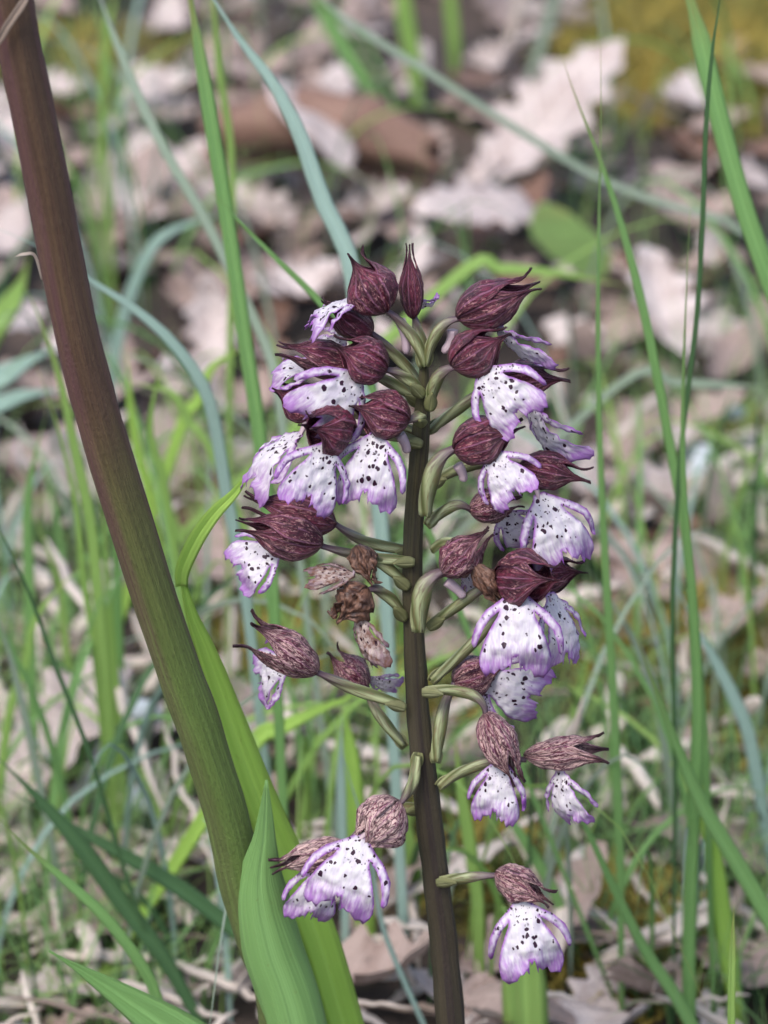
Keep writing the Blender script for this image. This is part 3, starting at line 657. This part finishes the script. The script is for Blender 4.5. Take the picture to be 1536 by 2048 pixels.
# random blades of the middle distance, each its own thing
def free_blade(x, y, h, az, bendv, wd, mat, label, group, name='grass_blade', cat='grass blade'):
    b = Vector((x, y, gz(x, y)-.003)); d = Vector((math.cos(az), math.sin(az), 0))
    pts = [b, b+Vector((0, 0, h*.35))+d*h*bendv*.08, b+Vector((0, 0, h*.68))+d*h*bendv*.35, b+Vector((0, 0, h*(1-.25*bendv)))+d*h*bendv*.85, b+Vector((0, 0, h*(1-.5*bendv)))+d*h*bendv*1.3]
    m = blade_mesh(pts, wd, keel=.25, tipshape=.7, n=12, twist=rnd.uniform(-.8, .8)); m.transform(Matrix.Translation(-b))
    o = obj(name, m, M[mat]); o.location = b
    ad = ('short ' if h < .08 else 'tall ' if h > .12 else '') + ('drooping ' if bendv > .6 else 'upright ' if bendv < .3 else 'leaning ')
    return tag(o, ad + label + ' near ' + near_what(b + Vector((0, 0, h*.5))), cat, group)
KL = dict(green='mid green grass blade', lime='yellowish green grass blade', blue='pale bluish grass blade', grey='dull grey green grass blade', dark='dark green grass blade')
def in_view_x(y, m=1.15):
    return .75*HALF*math.hypot(y-CAM.y, CAM.z)*m
for i in range(245):
    if i < 160: y = rnd.uniform(.12, .46)
    else: y = rnd.uniform(.46, 1.15)
    x = rnd.uniform(-1, 1)*in_view_x(y)
    if y > .46 and abs(x - .05) < .09 and rnd.random() < .75: x = -abs(x)-.07
    k = rnd.choices(('green', 'lime', 'blue', 'grey', 'dark'), (5, 5, 2, 2.5, 1.6))[0]
    free_blade(x, y, rnd.uniform(.05, .15), rnd.uniform(0, 6.28), rnd.uniform(.1, .9), rnd.uniform(.0009, .0024), k, KL[k], k+' grass blades of the undergrowth')

# ------------------------------------------------------------------ short grass, moss: nobody could count them
def hair(name, label, cat, mat, spots, seed):
    r = random.Random(seed); V, F, U = [], [], []
    for (x, y, h, wd, bendv, az) in spots:
        z = gz(x, y)-.002; d = Vector((math.cos(az), math.sin(az), 0)); sd_ = Vector((-math.sin(az+.6), math.cos(az+.6), 0))
        b = Vector((x, y, z)); k = len(V)
        for s in (0, .35, .7):
            p = b + Vector((0, 0, h*(s-.4*bendv*s*s))) + d*(h*bendv*s*s*1.1); ww = wd*(1-s*.55)
            V += [p-sd_*ww/2, p+sd_*ww/2]; U += [(0, s), (1, s)]
        V.append(b + Vector((0, 0, h*(1-.4*bendv))) + d*(h*bendv*1.1)); U.append((.5, 1))
        F += [(k, k+1, k+3, k+2), (k+2, k+3, k+5, k+4), (k+4, k+5, k+6)]
    o = obj(name, mesh(name, V, F, U), M[mat]); tag(o, label, cat, None, 'stuff'); return o
def scatter(n, f, seed):
    r = random.Random(seed); out = []
    while len(out) < n:
        q = f(r)
        if q: out.append(q)
    return out
moss_c = [(gpt(1430, 110), .10, .05), (gpt(1330, 1330), .05, .030), (gpt(1440, 1290), .045, .028), (gpt(1190, 1880), .045, .026), (gpt(600, 1290), .05, .028), (gpt(730, 1390), .04, .026), (gpt(190, 110), .07, .025), (gpt(480, 1250), .035, .014), (gpt(1500, 1480), .03, .014), (gpt(1480, 830), .04, .012), (gpt(900, 1700), .035, .012)]
def fgrass(r):
    y = .1 + abs(r.gauss(0, .30)) if r.random() < .75 else r.uniform(.1, 1.6)
    x = r.uniform(-1, 1)*(in_view_x(y, 1.5)+.12)
    if r.random() < .7 and any((x-c.x)**2+(y-c.y)**2 < (r_*.9)**2 for c, r_, h_ in moss_c): return None
    if noise.noise(Vector((x*9, y*9, 1.3))) < (-.15 if y < .45 else .06): return None
    return (x, y, r.uniform(.015, .08), r.uniform(.0005, .0013), r.uniform(.1, 1.1), r.uniform(0, 6.28))
hair('short_grass', 'fine short green grass growing through the leaf litter', 'grass', 'green', scatter(3300, fgrass, 3), 3)
hair('short_grass', 'fine pale grass haze over the leaf litter', 'grass', 'lime', scatter(1500, fgrass, 6), 6)
hair('short_grass', 'fine dark grass low among the straw', 'grass', 'dark', scatter(900, fgrass, 4), 4)
def fmoss(r):
    c, rad, h = r.choice(moss_c[:1]*3 + moss_c)
    a, q = r.uniform(0, 6.28), math.sqrt(r.random())
    x, y = c.x+math.cos(a)*rad*q, c.y+math.sin(a)*rad*q*1.2
    hh = h*(1-q*q)
    return (x, y, max(.004, hh*r.uniform(.6, 1.1)), r.uniform(.0008, .0018), r.uniform(.2, 1.3), r.uniform(0, 6.28))
hair('moss', 'ochre green moss cushions on the woodland floor', 'moss', 'moss', scatter(15000, fmoss, 5), 5)

# ------------------------------------------------------------------ fallen leaves
def oak_leaf(seed, lobed=True):
    r = random.Random(seed); half = []
    n = 34
    lob = r.randint(4, 6); ph = r.uniform(0, 1)
    sides = []
    for sgn in (1, -1):
        h = []
        p2 = ph + r.uniform(-.2, .2)
        for i in range(n+1):
            t = i/n; wv = (.30*math.sin(math.pi*t**.85)**.75)*(.75+.4*t)
            if lobed: wv *= 1 - .42*(.5-.5*math.cos(2*math.pi*(t*lob+p2)))*sst(.02, .2, t)*(1-sst(.85, 1, t)*.6)
            wv += .012*noise.noise(Vector((t*9, sgn*5, seed)))
            h.append(Vector((sgn*max(wv, .006), t)))
        sides.append(h)
    pts = sides[0] + list(reversed(sides[1])); no = len(pts)
    inner = []
    for i in range(1, 20):
        for j in range(-4, 5):
            t = i/20; k_ = min(n, int(t*n)); lim = abs(sides[0 if j > 0 else 1][k_].x)
            x = j*.075
            if abs(x) < lim-.03: inner.append(Vector((x, t)))
    vs, es, fs, *_ = delaunay_2d_cdt(pts+inner, [(i, (i+1) % no) for i in range(no)], [], 1, 1e-5)
    fs = [tuple(f_) for f_ in fs]
    roll, bend, fold = r.uniform(-2.6, 3.4), r.uniform(-1.4, 1.8), r.uniform(0, .5)
    V, U = [], []
    for p in vs:
        u, t = p.x, p.y
        a = roll*u; R = 1/roll if abs(roll) > .05 else 20
        x = math.sin(roll*u)/roll if abs(roll) > .05 else u; z = (1-math.cos(roll*u))/roll if abs(roll) > .05 else 0
        z += fold*abs(u)
        th = bend*(t-.4); y = math.sin(th)/bend if abs(bend) > .05 else t-.4; zz = (1-math.cos(th))/bend if abs(bend) > .05 else 0
        q = Vector((x, y - z*math.sin(th), zz + z*math.cos(th)))
        q.z += .05*noise.noise(Vector((u*4, t*4, seed*1.7))) + .018*noise.noise(Vector((u*13, t*13, seed*2.7)))
        V.append(q); U.append((u, t))
    # leaf stalk
    k = len(V); st = V[min(range(len(vs)), key=lambda i: vs[i].y+abs(vs[i].x))]
    V += [st+Vector((-.008, .01, 0)), st+Vector((.008, .01, 0)), st+Vector((.006, -.14, .015)), st+Vector((-.006, -.14, .015))]; U += [(0, 0)]*4; fs.append((k, k+1, k+2, k+3))
    return mesh('fallen_leaf', V, fs, U)
variants = [oak_leaf(s, s % 4 != 3) for s in range(20, 34)]
leafm = {}
for k in ('pale_leaf', 'tan_leaf', 'brown_leaf'):
    leafm[k] = []
    for m in variants:
        c = m.copy(); c.materials.append(M[k]); leafm[k].append(c)
LL = dict(pale_leaf=('pale pinkish dry leaf', 'pale fallen leaves'), tan_leaf=('tan dry leaf', 'tan fallen leaves'), brown_leaf=('dark brown dry leaf', 'dark brown fallen leaves'))
def leaf_at(x, y, z, size, kind, rot, idx, label=None, group=None):
    o = obj('fallen_leaf', leafm[kind][idx], None); o.location = (x, y, z); o.rotation_euler = rot; o.scale = (size,)*3
    solid(o, .006)
    tag(o, label or (('small ' if size < .033 else 'large ' if size > .052 else '') + ('tilted ' if abs(rot[0])+abs(rot[1]) > .5 else 'flat lying ') + ('' if idx % 4 != 3 else 'unlobed ') + LL[kind][0] + ' near ' + near_what(Vector((x, y, z)))), 'leaf', group if label else LL[kind][1]); return o
def litter_spot(r):
    y = .10 + 1.10*r.random()**.8; x = r.uniform(-1, 1)*in_view_x(y, 1.12)
    return x, y
cnt = 0
for i in range(330):
    x, y = litter_spot(rnd)
    if any((x-c.x)**2+(y-c.y)**2 < (r_*.85)**2 for c, r_, h_ in moss_c): continue
    near = y < .40
    size = rnd.uniform(.020, .040) if near else rnd.uniform(.024, .052)
    kind = rnd.choices(('pale_leaf', 'tan_leaf', 'brown_leaf'), (6, 3.2, 1.6))[0]
    t = .5 if near else .75
    z = gz(x, y) + rnd.uniform(.002, .012 if near else .026)
    leaf_at(x, y, z, size, kind, (rnd.gauss(0, t*.55), rnd.gauss(0, t*.55), rnd.uniform(0, 6.28)), rnd.randrange(len(variants)))
def big(px, py, h, size, kind, rot, idx, label):
    p = gpt(px, py, h); leaf_at(p.x, p.y, p.z, size, kind, rot, idx, label)
big(1080, 270, .035, .095, 'pale_leaf', (.55, .15, -.9), 0, 'largest pale dry leaf lying tilted near the moss cushion')
big(1010, 420, .03, .07, 'pale_leaf', (.35, -.2, 1.9), 4, 'crumpled pale leaf below the largest pale leaf')
big(1120, 960, .02, .075, 'pale_leaf', (.3, .1, 1.2), 6, 'pale flat leaf behind the right hand flowers')
big(1330, 640, .025, .06, 'pale_leaf', (.35, .1, .3), 2, 'pale leaf crossed by the upright blades')
big(90, 1500, .02, .065, 'pale_leaf', (.7, .3, -.7), 5, 'upright pale leaf left of the thick stalk')
big(640, 250, .05, .06, 'pale_leaf', (.5, .2, .8), 7, 'small pale leaf resting on the brown curled roll')
# the thick brown curled roll in the far litter
def curl_leaf():
    a, b = gpt(415, 270, .035), gpt(875, 330, .03); ax = (b-a); Ln = ax.length; ax.normalize()
    up = Vector((0, 0, 1)); sd_ = ax.cross(up).normalized(); V, F, U = [], [], []
    for i in range(31):
        s = i/30; r = .017*(.55+.6*math.sin(math.pi*(s*.85+.1))) * (1+.25*noise.noise(Vector((s*5, 1, 1))))
        for j in range(29):
            t = j/28; th = 5.6*t - .8; rr_ = r*(.55+.5*t)*(1+.1*noise.noise(Vector((s*6, t*4, 6))))
            V.append(a + ax*(Ln*s + .01*noise.noise(Vector((t*5, s*2, 3)))) + (sd_*math.cos(th) + up*math.sin(th))*rr_ + up*.012*math.sin(3*s)); U.append((t-.5, s))
    F = [(i*29+j, i*29+j+1, (i+1)*29+j+1, (i+1)*29+j) for i in range(30) for j in range(28)]
    o = obj('rolled_leaf', mesh('rolled_leaf', V, F, U), M['brown_leaf']); solid(o, .0006)
    tag(o, 'large brown leaf rolled into a tube in the far leaf litter', 'leaf')
curl_leaf()
# lobed young green leaf in the litter
gm = variants[3].copy(); gm.materials.append(M['lime'])
p = gpt(1150, 505, .03); o = obj('young_leaf', gm, None); o.location = p; o.scale = (.055,)*3; o.rotation_euler = (.9, .2, 2.6); tag(o, 'small yellow green lobed leaf lying among pale litter', 'leaf')

# leaves beyond the frame: the litter goes on
def more_litter(n, f, seed, mat):
    r = random.Random(seed); V, F, U = [], [], []
    for i in range(n):
        x, y = f(r); m = r.choice(variants); sz = r.uniform(.03, .065)
        mt = Matrix.Translation((x, y, gz(x, y)+r.uniform(.002, .016))) @ Matrix.Rotation(r.uniform(0, 6.28), 4, 'Z') @ Matrix.Rotation(r.gauss(0, .35), 4, 'X') @ Matrix.Scale(sz, 4)
        k = len(V); V += [mt @ v_.co for v_ in m.vertices]; F += [tuple(k+q for q in p_.vertices) for p_ in m.polygons]
        ul = [None]*len(m.vertices)
        for l_, uvd in zip(m.loops, m.uv_layers[0].data): ul[l_.vertex_index] = tuple(uvd.uv)
        U += ul
    o = obj('leaf_litter', mesh('leaf_litter', V, F, U), M[mat]); return o
def fout(r):
    while True:
        y = r.uniform(-.15, 1.9); q = in_view_x(y, 1.08); x = r.choice((-1, 1))*(q + abs(r.gauss(0, .30))) if y < 1.2 and y > .08 else r.gauss(0, .45)
        return x, y
tag(more_litter(900, fout, 31, 'pale_leaf'), 'pale dry leaf litter covering the woodland floor all round', 'leaf litter', None, 'stuff')
tag(more_litter(700, fout, 32, 'tan_leaf'), 'tan dry leaf litter covering the woodland floor all round', 'leaf litter', None, 'stuff')
def fin_(r): y = r.uniform(.1, 1.2); return r.uniform(-1, 1)*in_view_x(y, 1.1), y
tag(more_litter(160, fin_, 33, 'tan_leaf'), 'tan leaf fragments filling the gaps of the litter', 'leaf litter', None, 'stuff')

# ------------------------------------------------------------------ straws, twigs, stones
def straw(a, b, r, mat, label, group, name='dry_straw', cat='straw'):
    ln = (b-a).length; mid = lerp(a, b, .5) + Vector((rnd.uniform(-.1, .1)*ln, rnd.uniform(-.1, .1)*ln, rnd.uniform(0, .08)*ln))
    P = bez2(a, mid, b, 9); P = [q + Vector((noise.noise(Vector((i*.9, ln*70, 1))), noise.noise(Vector((i*.9, ln*70, 5))), noise.noise(Vector((i*.9, ln*70, 9)))))*ln*.035 for i, q in enumerate(P)]
    v, f, uv = tube(P, [r*(.25, .7, .95, 1, .97, .95, .9, .8, .55, .12)[i]*(1+.3*noise.noise(Vector((i*.8, ln*90, 0)))) for i in range(10)], 8, .36, 2, rnd.uniform(0, 3))
    m = mesh(name, v, f, uv); m.transform(Matrix.Translation(-a)); o = obj(name, m, M[mat]); o.location = a
    if group: label = ('short ' if ln < .04 else 'long ' if ln > .06 else '') + ('stout ' if r > .0015 else 'fine ' if r < .001 else '') + label + ' near ' + near_what(a)
    return tag(o, label, cat, group)
for i in range(290):
    y = .10 + .42*rnd.random()**1.3; x = rnd.uniform(-1, 1)*in_view_x(y, 1.1); az = rnd.uniform(0, 6.28); ln = rnd.uniform(.012, .055)
    a = Vector((x, y, gz(x, y)+rnd.uniform(.002, .028))); b = a + Vector((math.cos(az)*ln, math.sin(az)*ln, 0)); b.z = gz(b.x, b.y)+rnd.uniform(.001, .03)
    if i % 6 == 0: straw(a, b, rnd.uniform(.0006, .0013), 'twig', 'brown twig on the ground', 'brown twigs on the ground', 'twig', 'twig')
    else: straw(a, b, rnd.uniform(.0009, .0030)*(.75 if y < .2 else 1), 'straw', 'pale dry straw on the ground', 'dry straws on the ground')
def px_straw(p0, p1, Y0, Y1, wpx, label, mat='straw'):
    a, b = at(*p0, Y0), at(*p1, Y1); straw(a, b, wpx*PX*.55*((a-CAM).length/DIST), mat, label, None)
px_straw((1108, 1740), (1168, 1400), .20, .13, 26, 'thick pale straw standing aslant behind the lowest right hand flower')
px_straw((330, 1640), (90, 1080), .18, .28, 26, 'long pale straw leaning left behind the thick stalk')
px_straw((455, 1800), (330, 1440), .16, .2, 12, 'thin straw close beside the green foot of the stalk')
px_straw((870, 1960), (770, 2010), .14, .12, 18, 'bent pale straw at the foot of the orchid')
px_straw((1520, 1400), (1440, 1450), .2, .22, 22, 'short stout straw near the mossy stone')
rs = random.Random(77)
for i in range(16):
    p = gpt(1450+rs.uniform(-70, 85), 930+rs.uniform(-90, 110)) if i < 11 else gpt(rs.uniform(80, 330), rs.uniform(1380, 1640))
    bm = bmesh.new(); bmesh.ops.create_icosphere(bm, subdivisions=2, radius=1)
    for v_ in bm.verts:
        v_.co *= 1+.28*noise.noise(v_.co*1.3+Vector((i*3.1, 0, 0))); v_.co.z *= .62
    m = bpy.data.meshes.new('pebble'); bm.to_mesh(m); bm.free(); m.polygons.foreach_set('use_smooth', [True]*len(m.polygons))
    s_ = rs.uniform(.003, .0068); o = obj('pebble', m, M['stone']); o.scale = (s_*1.2, s_, s_); o.location = (p.x, p.y, gz(p.x, p.y)+s_*.4+.012); o.rotation_euler = (0, 0, rs.uniform(0, 6))
    tag(o, 'small pale bluish pebble lying among the litter', 'pebble', 'pale pebbles in the litter')
